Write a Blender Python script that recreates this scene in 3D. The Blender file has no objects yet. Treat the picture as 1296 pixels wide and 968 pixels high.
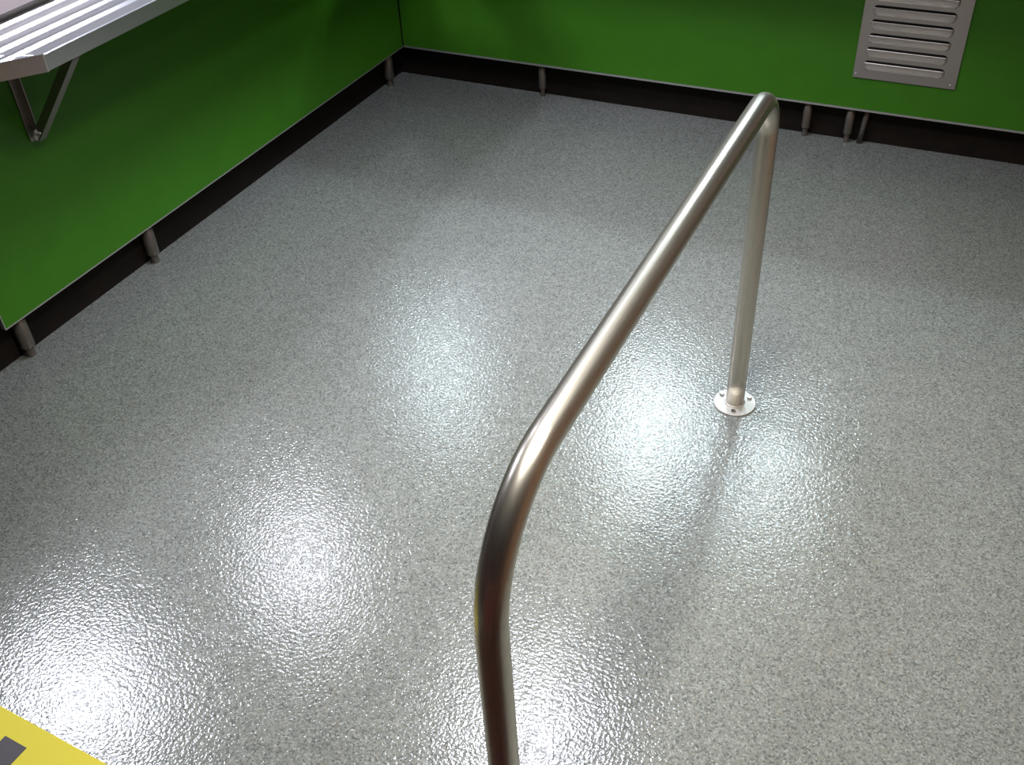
import bpy, bmesh, math, random
from mathutils import Vector, Matrix

S = bpy.context.scene
C = S.collection
random.seed(7)
PI = math.pi

# ------------------------------------------------------------------ camera
cam = bpy.data.objects.new('camera', bpy.data.cameras.new('camera'))
C.objects.link(cam)
R_ = Vector((0.902296, 0.428721, -0.045377))
U_ = Vector((-0.23874, 0.584534, 0.77545))
F_ = Vector((-0.358977, 0.688853, -0.629776))
m = Matrix((R_, U_, -F_)).transposed().to_4x4()
m.translation = (2.538246, -3.972657, 1.910484)
cam.matrix_world = m
cam.data.sensor_width = 36.0
cam.data.lens = 1293.0 / 1296.0 * 36.0
cam.data.clip_start = 0.05
S.camera = cam

# ------------------------------------------------------------------ world and exposure
w = bpy.data.worlds.new('world'); S.world = w; w.use_nodes = True
w.node_tree.nodes['Background'].inputs[0].default_value = (0.75, 0.85, 1.0, 1)
w.node_tree.nodes['Background'].inputs[1].default_value = 0.02
S.view_settings.view_transform = 'Standard'
S.view_settings.look = 'None'
S.view_settings.gamma = 1.0
S.view_settings.exposure = 0.0
S.view_settings.use_curve_mapping = False

CEIL = 2.70
# ceiling downlights: x, y, lens radius, watts, beam spread in degrees, colour
COOL, VIOLET = (0.74, 0.92, 1.0), (0.84, 0.86, 1.0)
LAMPS = [
    (-0.52, 0.86, 0.09, 19, 150, COOL), (-0.50, -0.98, 0.13, 25, 150, VIOLET), (-1.05, -2.25, 0.34, 60, 150, VIOLET),
    (0.98, 0.96, 0.25, 40, 150, COOL), (1.80, 0.85, 0.12, 19, 150, COOL), (1.22, -1.47, 0.25, 25, 98, VIOLET),
    (2.05, -2.50, 0.22, 37, 98, (1.0, 0.97, 0.90)), (2.95, -2.20, 0.13, 11, 130, (1.0, 0.95, 0.88)),  # added fill lamps, set where their floor reflections stay out of frame
]
S.cycles.caustics_reflective = False

# ------------------------------------------------------------------ helpers
def obj(name, bm, mat, parent=None, smooth=False, bevel=0.0, loc=None):
    bmesh.ops.recalc_face_normals(bm, faces=bm.faces)
    if bevel:
        bmesh.ops.bevel(bm, geom=list(bm.edges), offset=bevel, segments=2, profile=0.5, affect='EDGES', clamp_overlap=True)
    me = bpy.data.meshes.new(name); bm.to_mesh(me); bm.free()
    if smooth:
        for p in me.polygons: p.use_smooth = True
    me.materials.append(mat)
    o = bpy.data.objects.new(name, me); C.objects.link(o)
    if parent: o.parent = parent
    if loc: o.location = loc
    return o

def tag(o, label=None, cat=None, group=None, kind=None):
    if label: o['label'] = label
    if cat: o['category'] = cat
    if group: o['group'] = group
    if kind: o['kind'] = kind
    return o

def thing(name, label, cat, loc=(0, 0, 0), group=None):
    o = bpy.data.objects.new(name, None); C.objects.link(o)
    o.location = loc; o.empty_display_size = 0.1
    return tag(o, label, cat, group)

def box(bm, x0, x1, y0, y1, z0, z1):
    v = [bm.verts.new(p) for p in ((x0,y0,z0),(x1,y0,z0),(x1,y1,z0),(x0,y1,z0),(x0,y0,z1),(x1,y0,z1),(x1,y1,z1),(x0,y1,z1))]
    for f in ((0,3,2,1),(4,5,6,7),(0,1,5,4),(1,2,6,5),(2,3,7,6),(3,0,4,7)):
        bm.faces.new([v[i] for i in f])
    return bm

def bx(*a): return box(bmesh.new(), *a)

def lathe(bm, prof, seg=24, center=(0, 0, 0), axis=Matrix.Identity(3), closed=False):
    """prof: list of (r, z); closed with caps where r > 0 at the ends"""
    rings = []
    for r, z in prof:
        if r < 1e-6:
            rings.append([bm.verts.new(axis @ Vector((0, 0, z)) + Vector(center))])
        else:
            rings.append([bm.verts.new(axis @ Vector((r*math.cos(2*PI*i/seg), r*math.sin(2*PI*i/seg), z)) + Vector(center)) for i in range(seg)])
    for a, b in zip(rings, rings[1:] + ([rings[0]] if closed else [])):
        for i in range(seg):
            j = (i+1) % seg
            if len(a) == 1 and len(b) == 1: continue
            if len(a) == 1: bm.faces.new((a[0], b[j], b[i]))
            elif len(b) == 1: bm.faces.new((a[i], a[j], b[0]))
            else: bm.faces.new((a[i], a[j], b[j], b[i]))
    for r in (() if closed else (rings[0], rings[-1])):
        if len(r) > 1: bm.faces.new(r)
    return bm

def sweep(bm, pts, r, seg=40):
    """round tube along pts, parallel-transported frames"""
    pts = [Vector(p) for p in pts]
    n = len(pts); rings = []
    t0 = (pts[1]-pts[0]).normalized()
    side = t0.orthogonal().normalized()
    for k in range(n):
        t = (pts[min(k+1, n-1)] - pts[max(k-1, 0)]).normalized()
        side = (side - t*side.dot(t)).normalized()
        up = t.cross(side)
        rings.append([bm.verts.new(pts[k] + side*(r*math.cos(2*PI*i/seg)) + up*(r*math.sin(2*PI*i/seg))) for i in range(seg)])
    for a, b in zip(rings, rings[1:]):
        for i in range(seg):
            j = (i+1) % seg
            bm.faces.new((a[i], a[j], b[j], b[i]))
    bm.faces.new(rings[0]); bm.faces.new(rings[-1])
    return bm

def prism(bm, outline, z0, z1):
    a = [bm.verts.new((x, y, z0)) for x, y in outline]
    b = [bm.verts.new((x, y, z1)) for x, y in outline]
    bm.faces.new(a); bm.faces.new(b)
    for i in range(len(a)):
        j = (i+1) % len(a)
        bm.faces.new((a[i], a[j], b[j], b[i]))
    return bm

# ------------------------------------------------------------------ materials
def mat(name, color, rough=0.5, metal=0.0, spec=0.5, coat=0.0, noise=None, bump=None, stretch=None, aniso=0.0):
    """noise = (scale, amount) brightness mottling; bump = (scale, distance)"""
    M = bpy.data.materials.new(name); M.use_nodes = True
    nt = M.node_tree; P = nt.nodes['Principled BSDF']
    P.inputs['Base Color'].default_value = (*color, 1)
    P.inputs['Roughness'].default_value = rough
    P.inputs['Metallic'].default_value = metal
    P.inputs['Specular IOR Level'].default_value = spec
    P.inputs['Coat Weight'].default_value = coat
    P.inputs['Anisotropic'].default_value = aniso
    tc = nt.nodes.new('ShaderNodeTexCoord'); mp = nt.nodes.new('ShaderNodeMapping')
    nt.links.new(tc.outputs['Object'], mp.inputs['Vector'])
    if stretch: mp.inputs['Scale'].default_value = stretch
    if noise:
        n = nt.nodes.new('ShaderNodeTexNoise'); n.inputs['Scale'].default_value = noise[0]; n.inputs['Detail'].default_value = 4
        nt.links.new(mp.outputs[0], n.inputs['Vector'])
        r = nt.nodes.new('ShaderNodeValToRGB')
        k = noise[1]
        r.color_ramp.elements[0].position = 0.3; r.color_ramp.elements[1].position = 0.7
        r.color_ramp.elements[0].color = (*[c*(1-k) for c in color], 1)
        r.color_ramp.elements[1].color = (*[min(1, c*(1+k)) for c in color], 1)
        nt.links.new(n.outputs['Fac'], r.inputs[0]); nt.links.new(r.outputs[0], P.inputs['Base Color'])
    if bump:
        n = nt.nodes.new('ShaderNodeTexNoise'); n.inputs['Scale'].default_value = bump[0]; n.inputs['Detail'].default_value = 2
        nt.links.new(mp.outputs[0], n.inputs['Vector'])
        b = nt.nodes.new('ShaderNodeBump'); b.inputs['Distance'].default_value = bump[1]
        nt.links.new(n.outputs['Fac'], b.inputs['Height']); nt.links.new(b.outputs[0], P.inputs['Normal'])
    return M

M_green = mat('green_laminate', (0.045, 0.180, 0.009), rough=0.42, spec=0.25, noise=(9, 0.05))
M_steel = mat('brushed_steel', (0.62, 0.60, 0.57), rough=0.30, metal=1.0, noise=(40, 0.06), stretch=(30, 1, 30))
M_tube = mat('brushed_tube_steel', (0.57, 0.53, 0.46), rough=0.32, metal=1.0, noise=(60, 0.08), stretch=(12, 0.6, 0.6))
M_flange = mat('satin_flange_steel', (0.52, 0.50, 0.46), rough=0.5, metal=0.7)
M_shelf = mat('bright_satin_steel', (0.80, 0.80, 0.82), rough=0.30, metal=1.0, noise=(40, 0.04), stretch=(30, 1, 30))
M_trim = mat('aluminium_trim', (0.62, 0.62, 0.58), rough=0.38, metal=0.8)
M_leg = mat('leg_steel', (0.20, 0.175, 0.15), rough=0.40, metal=0.75)
M_plinth = mat('dark_brown_board', (0.009, 0.006, 0.004), rough=0.7, spec=0.2, noise=(12, 0.3))
M_carcass = mat('counter_carcass', (0.03, 0.025, 0.02), rough=0.7)
M_vent = mat('vent_steel', (0.50, 0.45, 0.42), rough=0.36, metal=0.9, noise=(60, 0.05), stretch=(1, 30, 30))
M_slot_shade = mat('slot_shade', (0.004, 0.004, 0.004), rough=0.9)
M_screw = mat('screw_steel', (0.50, 0.50, 0.48), rough=0.25, metal=1.0)
M_bracket = mat('bracket_steel', (0.30, 0.27, 0.25), rough=0.45, metal=0.9)
M_yellow = mat('yellow_plastic', (0.47, 0.40, 0.030), rough=0.6, spec=0.25, bump=(260, 0.0002))
M_black = mat('black_print', (0.022, 0.016, 0.018), rough=0.45, spec=0.3)
M_worktop = mat('worktop_steel', (0.66, 0.55, 0.54), rough=0.5, metal=0.9)
M_mat = mat('added_mat', (0.030, 0.012, 0.010), rough=0.9, spec=0.1, bump=(300, 0.002))
M_wall = mat('kitchen_wall', (0.30, 0.29, 0.28), rough=0.7, noise=(3, 0.04))
M_brown = mat('warm_brown_wall', (0.30, 0.155, 0.085), rough=0.6, noise=(4, 0.15))
M_red = mat('dark_red_wall', (0.10, 0.030, 0.028), rough=0.6, noise=(4, 0.15))
M_ceil = mat('ceiling_tile', (0.34, 0.34, 0.33), rough=0.85, noise=(60, 0.05))
M_ring = mat('lamp_ring', (0.8, 0.8, 0.8), rough=0.4)

def floor_material():
    M = bpy.data.materials.new('speckled_safety_vinyl'); M.use_nodes = True
    nt = M.node_tree; N = nt.nodes; L = nt.links; P = N['Principled BSDF']
    tc = N.new('ShaderNodeTexCoord')
    # coloured flakes
    v = N.new('ShaderNodeTexVoronoi'); v.inputs['Scale'].default_value = 260
    L.new(tc.outputs['Object'], v.inputs['Vector'])
    sep = N.new('ShaderNodeSeparateColor'); L.new(v.outputs['Color'], sep.inputs[0])
    r = N.new('ShaderNodeValToRGB'); r.color_ramp.interpolation = 'CONSTANT'
    el = r.color_ramp.elements
    cols = [(0.0, (0.085, 0.090, 0.084)), (0.14, (0.125, 0.130, 0.119)), (0.42, (0.147, 0.154, 0.141)),
            (0.66, (0.172, 0.181, 0.167)), (0.86, (0.205, 0.218, 0.200)), (0.95, (0.160, 0.150, 0.125))]
    el[0].position, el[0].color = cols[0][0], (*cols[0][1], 1)
    el[1].position, el[1].color = cols[1][0], (*cols[1][1], 1)
    for p_, c_ in cols[2:]:
        e = el.new(p_); e.color = (*c_, 1)
    L.new(sep.outputs[0], r.inputs[0])
    # broad, very slight variation of the sheet
    n = N.new('ShaderNodeTexNoise'); n.inputs['Scale'].default_value = 22; n.inputs['Detail'].default_value = 5
    L.new(tc.outputs['Object'], n.inputs['Vector'])
    mr = N.new('ShaderNodeMapRange'); mr.inputs[3].default_value = 0.90; mr.inputs[4].default_value = 1.10
    L.new(n.outputs['Fac'], mr.inputs[0])
    mx = N.new('ShaderNodeVectorMath'); mx.operation = 'SCALE'
    L.new(r.outputs[0], mx.inputs[0]); L.new(mr.outputs[0], mx.inputs['Scale'])
    L.new(mx.outputs[0], P.inputs['Base Color'])
    P.inputs['Roughness'].default_value = 0.14
    P.inputs['Specular IOR Level'].default_value = 0.60
    # orange-peel relief
    b1 = N.new('ShaderNodeTexNoise'); b1.inputs['Scale'].default_value = 125; b1.inputs['Detail'].default_value = 1.5
    L.new(tc.outputs['Object'], b1.inputs['Vector'])
    bp = N.new('ShaderNodeBump'); bp.inputs['Distance'].default_value = 0.0010; bp.inputs['Strength'].default_value = 1.0
    L.new(b1.outputs['Fac'], bp.inputs['Height'])
    L.new(bp.outputs[0], P.inputs['Normal'])
    return M
M_floor = floor_material()

# ------------------------------------------------------------------ room shell
RX0, RX1, RY0, RY1 = -2.6, 3.55, -5.2, 3.2
def struct(name, bm, m_, **k):
    o = obj(name, bm, m_, **k); o['kind'] = 'structure'; return o
struct('floor', bx(RX0, RX1, RY0, RY1, -0.08, 0.0), M_floor)
struct('ceiling', bx(RX0, RX1, RY0, RY1, CEIL, CEIL+0.08), M_ceil)
struct('wall_left', bx(RX0-0.1, RX0, RY0, RY1, 0, CEIL), M_wall)
struct('wall_back', bx(RX0-0.1, RX1+0.1, RY1, RY1+0.1, 0, CEIL), M_wall)
struct('wall_right', bx(RX1, RX1+0.1, RY0, RY1, 0, CEIL), M_brown)
struct('wall_front', bx(RX0-0.1, RX1+0.1, RY0-0.1, RY0, 0, CEIL), M_red)

# ------------------------------------------------------------------ ceiling lamps (out of frame; the last pair is fill, added to brighten the floor)
M_lens = bpy.data.materials.new('lamp_lens'); M_lens.use_nodes = True
_e = M_lens.node_tree.nodes['Principled BSDF']
_e.inputs['Emission Color'].default_value = (0.86, 0.93, 1.0, 1); _e.inputs['Emission Strength'].default_value = 4.0
PLACE = ['over the kitchen behind the corner', 'over the left counter', 'over the left counter end', 'over the back counter, left of the grille',
         'over the back counter near the grille', 'above the middle of the floor', 'added as unseen fill above the near end of the rail', 'added as unseen fill above the right side of the floor']
for (x, y, r, wt, sp, col), where in zip(LAMPS, PLACE):
    t = thing('downlight', 'round recessed ceiling downlight ' + where, 'ceiling light', (x, y, CEIL), 'ceiling downlights')
    obj('ring', lathe(bmesh.new(), [(r+0.005, -0.001), (r+0.025, -0.004), (r+0.022, -0.012), (r+0.005, -0.012)], 32, closed=True), M_ring, t, smooth=True)
    obj('lens', lathe(bmesh.new(), [(r+0.004, -0.001), (r+0.004, -0.004)], 32), M_lens, t)
    ld = bpy.data.lights.new('lamp', 'AREA'); ld.shape = 'DISK'; ld.size = 2*r; ld.energy = wt
    ld.color = col; ld.spread = math.radians(sp)
    lo = bpy.data.objects.new('lamp', ld); C.objects.link(lo); lo.parent = t; lo.location = (0, 0, -0.006)

# ------------------------------------------------------------------ counters
GAP = 0.150
TOP = 0.955
LX_END = -2.40      # free end of the left counter (y)
RX_END = 3.53       # far end of the back counter (x)

def leg_part(parent, x, y, d=0.046, lean=0.0):
    r = d/2
    o = obj('leg', lathe(bmesh.new(), [(r*0.92, 0.034), (r, 0.038), (r, GAP+0.03)], 24), M_leg, parent, smooth=False, loc=(x, y, 0))
    for p in o.data.polygons: p.use_smooth = len(p.vertices) == 4
    f = obj('adjustable_foot', lathe(bmesh.new(), [(r*0.66, 0.0), (r*0.68, 0.006), (r*0.62, 0.010), (r*0.62, 0.034)], 20), M_leg, o)
    if lean: o.rotation_euler[1] = lean
    return o

cl = thing('serving_counter', 'green-fronted serving counter along the left wall, under the steel tray shelf', 'counter', (0, 0, 0), 'green serving counters')
obj('carcass', bx(-0.72, -0.016, LX_END+0.01, -0.004, GAP+0.002, TOP-0.002), M_carcass, cl)
obj('front_panel', bx(-0.014, 0.0, LX_END, -0.004, GAP+0.003, TOP), M_green, cl, bevel=0.001)['label'] = 'bright green laminate front panel'
obj('edge_trim', bx(-0.016, 0.0012, LX_END-0.001, -0.004, GAP-0.0010, GAP+0.0030), M_trim, cl)['label'] = 'thin grey metal strip along the lower edge'
obj('end_trim', bx(-0.016, 0.0010, LX_END-0.003, LX_END, GAP, TOP), M_trim, cl)
obj('plinth', bx(-0.075, -0.057, -3.4, -0.004, 0.0, GAP), M_plinth, cl)['label'] = 'dark brown recessed plinth board'
obj('worktop', bx(-0.74, 0.0, -3.4, -0.004, TOP+0.026, TOP+0.066), M_worktop, cl, bevel=0.003)['label'] = 'stainless steel worktop'
obj('top_rail', bx(-0.70, -0.010, -3.39, -0.004, TOP, TOP+0.026), M_bracket, cl)
for y in (-2.335, -1.745, -0.10):
    leg_part(cl, -0.031, y)
obj('end_carcass', bx(-0.72, -0.10, -3.39, LX_END, GAP, TOP), M_plinth, cl)

cb = thing('serving_counter', 'green-fronted serving counter along the back wall, with the steel louvred grille', 'counter', (0, 0, 0), 'green serving counters')
obj('carcass', bx(-0.70, RX_END-0.01, 0.016, 0.70, GAP+0.002, TOP-0.002), M_carcass, cb)
obj('front_panel', bx(0.004, RX_END, 0.0, 0.014, GAP+0.007, TOP), M_green, cb, bevel=0.001)['label'] = 'bright green laminate front panel'
obj('edge_trim', bx(0.004, RX_END, -0.0020, 0.016, GAP-0.001, GAP+0.0070), M_trim, cb)['label'] = 'grey metal strip along the lower edge'
obj('plinth', box(bx(-0.70, RX_END, 0.055, 0.073, 0.0, GAP), -0.075, -0.057, -0.002, 0.055, 0.0, GAP), M_plinth, cb)['label'] = 'dark recessed plinth board'
obj('worktop', bx(-0.74, RX_END, 0.0, 0.72, TOP+0.026, TOP+0.066), M_worktop, cb, bevel=0.003)
obj('top_rail', bx(-0.70, RX_END-0.01, 0.010, 0.70, TOP, TOP+0.026), M_carcass, cb)
for x in (0.695, 1.872, 2.040):
    leg_part(cb, x, 0.030, 0.034)
obj('pipe', sweep(bmesh.new(), [(2.090, 0.034, 0.001), (2.105, 0.034, GAP+0.03)], 0.011, 16), M_leg, cb, smooth=True)['label'] = 'thin slanting steel pipe beside the right leg'

# ------------------------------------------------------------------ tray shelves
SZ0, SZ1, SX = 0.918, 0.962, 0.300
def tray_profile():
    # (across, height): front rolled lip, channel, pressed ridges, back
    z = SZ1
    pts = [(SX, SZ0), (SX, z-0.002), (SX-0.004, z), (SX-0.022, z), (SX-0.032, z-0.004)]
    for c in (0.215, 0.145, 0.075):
        pts += [(c+0.024, z-0.004), (c+0.010, z+0.001), (c-0.010, z+0.001), (c-0.024, z-0.004)]
    pts += [(0.028, z-0.004), (0.016, z+0.002), (0.002, z+0.002), (0.002, SZ0)]
    return pts

def shelf_mesh(length_fn):
    """length_fn(a) -> (start, end) along the run for a given distance a from the wall"""
    bm = bmesh.new(); prof = tray_profile()
    lo, hi = [], []
    for a, z in prof:
        s, e = length_fn(a)
        lo.append(bm.verts.new((a, s, z))); hi.append(bm.verts.new((a, e, z)))
    n = len(prof)
    for i in range(n):
        j = (i+1) % n
        bm.faces.new((lo[i], lo[j], hi[j], hi[i]))
    bm.faces.new(lo); bm.faces.new(hi)
    return bm

# left: the free end is cut off at an angle, with its own folded rim
def left_len(a):
    cx, cy = 0.300, -2.183
    ex, ey = 0.215, -2.292
    if a >= ex: s = cy + (a-cx)*(ey-cy)/(ex-cx)
    else: s = ey + (ex-a)*(-0.012/0.2) - 0.0
    return (s + 0.003, -0.306)      # butts against the back run
ts = thing('tray_shelf', 'stainless steel tray shelf with a cut-off corner, on a bracket over the left counter', 'shelf', (0, 0, 0), 'steel tray shelves')
sl = obj('shelf_top', shelf_mesh(left_len), M_shelf, ts)
# angled end rim, slightly proud and bent down
bm = bmesh.new()
prism(bm, [(0.3005, -2.181), (0.300, -2.1845), (0.213, -2.2955), (0.003, -2.309), (0.003, -2.305), (0.211, -2.2915), (0.2965, -2.182)], SZ0-0.0015, SZ1+0.0015)
obj('end_rim', bm, M_shelf, ts)['label'] = 'folded steel rim across the angled end'

def bracket(parent, y, M_):
    b = obj('bracket', bx(0.0015, 0.0065, y-0.019, y+0.019, 0.625, SZ0-0.001), M_, parent, bevel=0.001)
    bm = bx(0.006, 0.030, y-0.002, y+0.002, 0.66, SZ0-0.001)
    obj('web', bm, M_, b)
    bm = bmesh.new()
    # diagonal strut: flat bar folded to an L
    p0, p1 = Vector((0.022, y, 0.640)), Vector((0.268, y, SZ0-0.002))
    d = (p1-p0).normalized(); n = Vector((-d.z, 0, d.x))
    for (h, t_, off) in ((0.016, 0.0025, 0.0), (0.0025, 0.014, -0.014)):
        vs = []
        for q in (p0, p1):
            for sx, sy in ((-1, -1), (1, -1), (1, 1), (-1, 1)):
                vs.append(bm.verts.new(q + n*(sx*h + off) + Vector((0, sy*t_, 0))))
        for f in ((0,3,2,1),(4,5,6,7),(0,1,5,4),(1,2,6,5),(2,3,7,6),(3,0,4,7)):
            bm.faces.new([vs[i] for i in f])
    obj('strut', bm, M_, b)
    ax = Matrix(((0, 0, 1), (0, 1, 0), (-1, 0, 0)))
    obj('bolt', lathe(bmesh.new(), [(0.020, 0.0), (0.020, 0.004), (0.013, 0.005), (0.012, 0.013), (0.007, 0.017), (0.0, 0.018)], 16, (0.024, y, 0.645), ax), M_trim, b, smooth=True)
    obj('cross_bar', bx(0.030, 0.285, y-0.016, y+0.016, SZ0-0.010, SZ0-0.001), M_, b)
for y in (-2.07, -0.55):
    bracket(ts, y, M_bracket)

# back run: same shelf turned 90 degrees
tb = thing('tray_shelf', 'stainless steel tray shelf along the top of the back counter, above the grille', 'shelf', (0, 0, 0), 'steel tray shelves')
sb = obj('shelf_top', shelf_mesh(lambda a: (a, RX_END)), M_shelf, tb)
for v in sb.data.vertices:
    v.co = Vector((v.co.y, -v.co.x - 0.002, v.co.z))
sb.data.flip_normals()
for x in (1.25, 3.1):
    e = bpy.data.objects.new('bracket', bpy.data.meshes.new('bracket')); 
    # wall leg and diagonal joined as one back-run bracket
    bm = bx(x-0.019, x+0.019, -0.009, -0.003, 0.625, SZ0-0.001)
    box(bm, x-0.002, x+0.002, -0.03, -0.006, 0.66, SZ0-0.001)
    me = bpy.data.meshes.new('bracket'); bm.to_mesh(me); bm.free(); me.materials.append(M_bracket)
    e.data = me; C.objects.link(e); e.parent = tb
    bm = bmesh.new(); p0, p1 = Vector((x, -0.022, 0.640)), Vector((x, -0.268, SZ0-0.002))
    sweep(bm, [p0, p1], 0.012, 6)
    obj('strut', bm, M_bracket, e)

# ------------------------------------------------------------------ louvred grille
VX0, VX1, VZ0, VZ1 = 2.027, 2.399, 0.2835, 0.735
vg = thing('vent_grille', 'brushed steel louvred vent grille screwed to the back green panel', 'vent', (VX0, -0.0026, VZ0))
W_, H_ = VX1-VX0, VZ1-VZ0
LU0, LU1, LH, PITCH, LV0 = 0.033, 0.325, 0.037, 0.0520, 0.0345
NL = 8
def stadium(u0, u1, v0, v1, seg=8, rk=0.85):
    r = (v1-v0)/2*rk; out = []
    for cx, cy, a0 in ((u1-r, v0+r, -PI/2), (u1-r, v1-r, 0), (u0+r, v1-r, PI/2), (u0+r, v0+r, PI)):
        for i in range(seg+1):
            a = a0 + i*PI/2/seg
            out.append((cx+r*math.cos(a), cy+r*math.sin(a)))
    return out
T_ = 0.0030
bm = bmesh.new()
loops = [[(0.002, 0), (W_-0.002, 0), (W_, 0.002), (W_, H_-0.002), (W_-0.002, H_), (0.002, H_), (0, H_-0.002), (0, 0.002)]]
for k in range(NL):
    loops.append(stadium(LU0, LU1, LV0+k*PITCH, LV0+k*PITCH+LH))
edges = []
for lp in loops:
    vs = [bm.verts.new((u, -T_, v)) for u, v in lp]
    edges += [bm.edges.new((vs[i], vs[(i+1) % len(vs)])) for i in range(len(vs))]
bmesh.ops.triangle_fill(bm, edges=edges, use_beauty=True, use_dissolve=False)
# side skirts
outer = [v for v in bm.verts if v.index >= 0]
bm.verts.ensure_lookup_table()
for lp_i, lp in enumerate(loops[:1]):
    a = [bm.verts[i] for i in range(len(lp))]
    b = [bm.verts.new((v.co.x, 0.0, v.co.z)) for v in a]
    for i in range(len(a)):
        j = (i+1) % len(a)
        bm.faces.new((a[i], a[j], b[j], b[i]))
obj('plate', bm, M_vent, vg)
obj('slot_shade_sheet', bx(0.006, W_-0.006, -0.0012, -0.0002, 0.006, H_-0.006), M_slot_shade, vg)  # black sheet stands in for the shade inside the louvre slots
def louvre_mesh():
    """pressed hood: flush with the plate at the bottom, swelling out to an open lip at the top"""
    bm = bmesh.new(); nu, nv = 28, 6; r = LH*0.45; top = LH-0.0075; D = 0.0065
    rows = []
    for j in range(nv+1):
        t = j/nv; v = top*t; row = []
        ins = r - math.sqrt(max(0.0, r*r - (r-v)**2)) if v < r else 0.0
        for i in range(nu+1):
            k = i/nu
            k = 0.5 - 0.5*math.cos(PI*k)
            u = LU0+ins + (LU1-LU0-2*ins)*k
            e = min(u-LU0-ins, LU1-ins-u)/0.016
            e = max(0.0, min(1.0, e)); e = math.sqrt(1-(1-e)**2)
            row.append(bm.verts.new((u, -T_ - 0.0002 - D*math.sin(t*PI/2*0.9)*e, v)))
        rows.append(row)
    for a_, b_ in zip(rows, rows[1:]):
        for i in range(nu):
            bm.faces.new((a_[i], a_[i+1], b_[i+1], b_[i]))
    # thickness of the lip
    lip = [bm.verts.new((v.co.x, min(v.co.y+0.0016, -T_), v.co.z)) for v in rows[-1]]
    for i in range(nu):
        bm.faces.new((rows[-1][i], rows[-1][i+1], lip[i+1], lip[i]))
    return bm
l0 = obj('louvre', louvre_mesh(), M_vent, vg, smooth=True, loc=(0, 0, LV0))
for k in range(1, NL):
    c = l0.copy(); C.objects.link(c); c.location = (0, 0, LV0+k*PITCH); c.parent = vg
ax = Matrix(((1, 0, 0), (0, 0, -1), (0, 1, 0)))
s0 = None
for u, v in ((0.010, 0.014), (W_-0.018, 0.014), (0.010, H_-0.014), (W_-0.018, H_-0.014)):
    if s0 is None:
        s0 = obj('screw', lathe(bmesh.new(), [(0.0048, 0.0), (0.0046, 0.0012), (0.003, 0.0026), (0.0, 0.003)], 14, (0, 0, 0), ax), M_flange, vg, smooth=True)
        sc = s0
    else:
        sc = s0.copy(); C.objects.link(sc); sc.parent = vg
    sc.location = (u, -T_, v)

# ------------------------------------------------------------------ handrail
HX, HYF, HYN, HZ, HR = 2.079, -1.727, -3.198, 0.939, 0.0254
RBF, RBN = 0.11, 0.20
hr = thing('handrail', 'stainless steel tubular hoop rail bolted upright in the middle of the floor', 'handrail', (HX, HYF, 0))
def arc(cy, cz, r, a0, a1, n):
    return [(0, cy + r*math.cos(a0+(a1-a0)*i/n), cz + r*math.sin(a0+(a1-a0)*i/n)) for i in range(n+1)]
dy = HYN-HYF
pts = [(0, 0, 0.004 + k*0.1) for k in range(0, 8)]
pts += arc(-RBF, HZ-RBF, RBF, 0, PI/2, 18)
pts += [(0, -RBF + (dy+RBN+RBF)*k/10, HZ) for k in range(1, 10)]
pts += arc(dy+RBN, HZ-RBN, RBN, PI/2, PI, 20)
pts += [(0, dy, 0.004 + k*0.1) for k in range(7, -1, -1)]
tube = obj('tube', sweep(bmesh.new(), pts, HR, 48), M_tube, hr)
for p in tube.data.polygons: p.use_smooth = len(p.vertices) == 4
tube['label'] = 'one bent brushed steel tube'
def flange(y):
    bm = lathe(bmesh.new(), [(0.0, 0.0), (0.059, 0.0), (0.059, 0.0045), (0.0580, 0.0055), (0.0290, 0.0056), (0.0275, 0.0080), (0.0258, 0.0085)], 56)
    o = obj('flange', bm, M_flange, hr, loc=(0, y, 0))
    for p in o.data.polygons: p.use_smooth = False
    for a in (40, 160, 280):
        an = math.radians(a)
        obj('screw', lathe(bmesh.new(), [(0.0072, 0.005), (0.0072, 0.0100), (0.0055, 0.0120), (0.0, 0.0120)], 6, (0.045*math.cos(an), 0.044*math.sin(an), 0)), M_screw, o)
flange(0); flange(dy)

# ------------------------------------------------------------------ yellow sign
ys = thing('floor_sign', 'flat yellow plastic sign with a black block, on the floor at near left', 'sign', (1.05, -3.331, 0))
ys.rotation_euler[2] = math.radians(-2.1)
bm = prism(bmesh.new(), [(-0.56, 0), (0.34, 0), (0.36, -0.02), (0.36, -0.36), (0.34, -0.38), (-0.56, -0.38), (-0.58, -0.36), (-0.58, -0.02)], 0.0, 0.003)
obj('plate', bm, M_yellow, ys, bevel=0.0008)
bm = bx(-0.0875, -0.0225, -0.30, -0.0475, 0.003, 0.0034)
obj('black_marking', bm, M_black, ys)['label'] = 'black printed block'

# ------------------------------------------------------------------ added unseen cabinet, stands in for the photographer's dark reflection in the rail
cbn = thing('added_dark_cabinet', 'added dark red-brown low cabinet, outside the picture, to darken reflections in the rail', 'cabinet', (2.5, -3.99, 0))
obj('body', bx(-0.72, 0.72, -1.15, -0.02, 0.06, 0.84), M_red, cbn, bevel=0.004)
obj('toe_board', bx(-0.68, 0.68, -1.10, -0.08, 0.0, 0.06), M_plinth, cbn)
for sx in (-0.715, 0.005):
    d = obj('door', bx(sx+0.004, sx+0.706, -0.02, 0.0, 0.07, 0.83), M_red, cbn, bevel=0.002)
    obj('handle', bx(sx+0.30, sx+0.41, 0.0, 0.014, 0.76, 0.775), M_bracket, d)

tag(obj('added_dark_mat', bx(1.50, 3.30, -3.97, -3.29, 0.0, 0.008), M_mat, bevel=0.003), 'added dark brown mat at the near foot of the rail, outside the picture, to darken its reflections', 'mat')  # unseen mat, added so the near post mirrors something dark
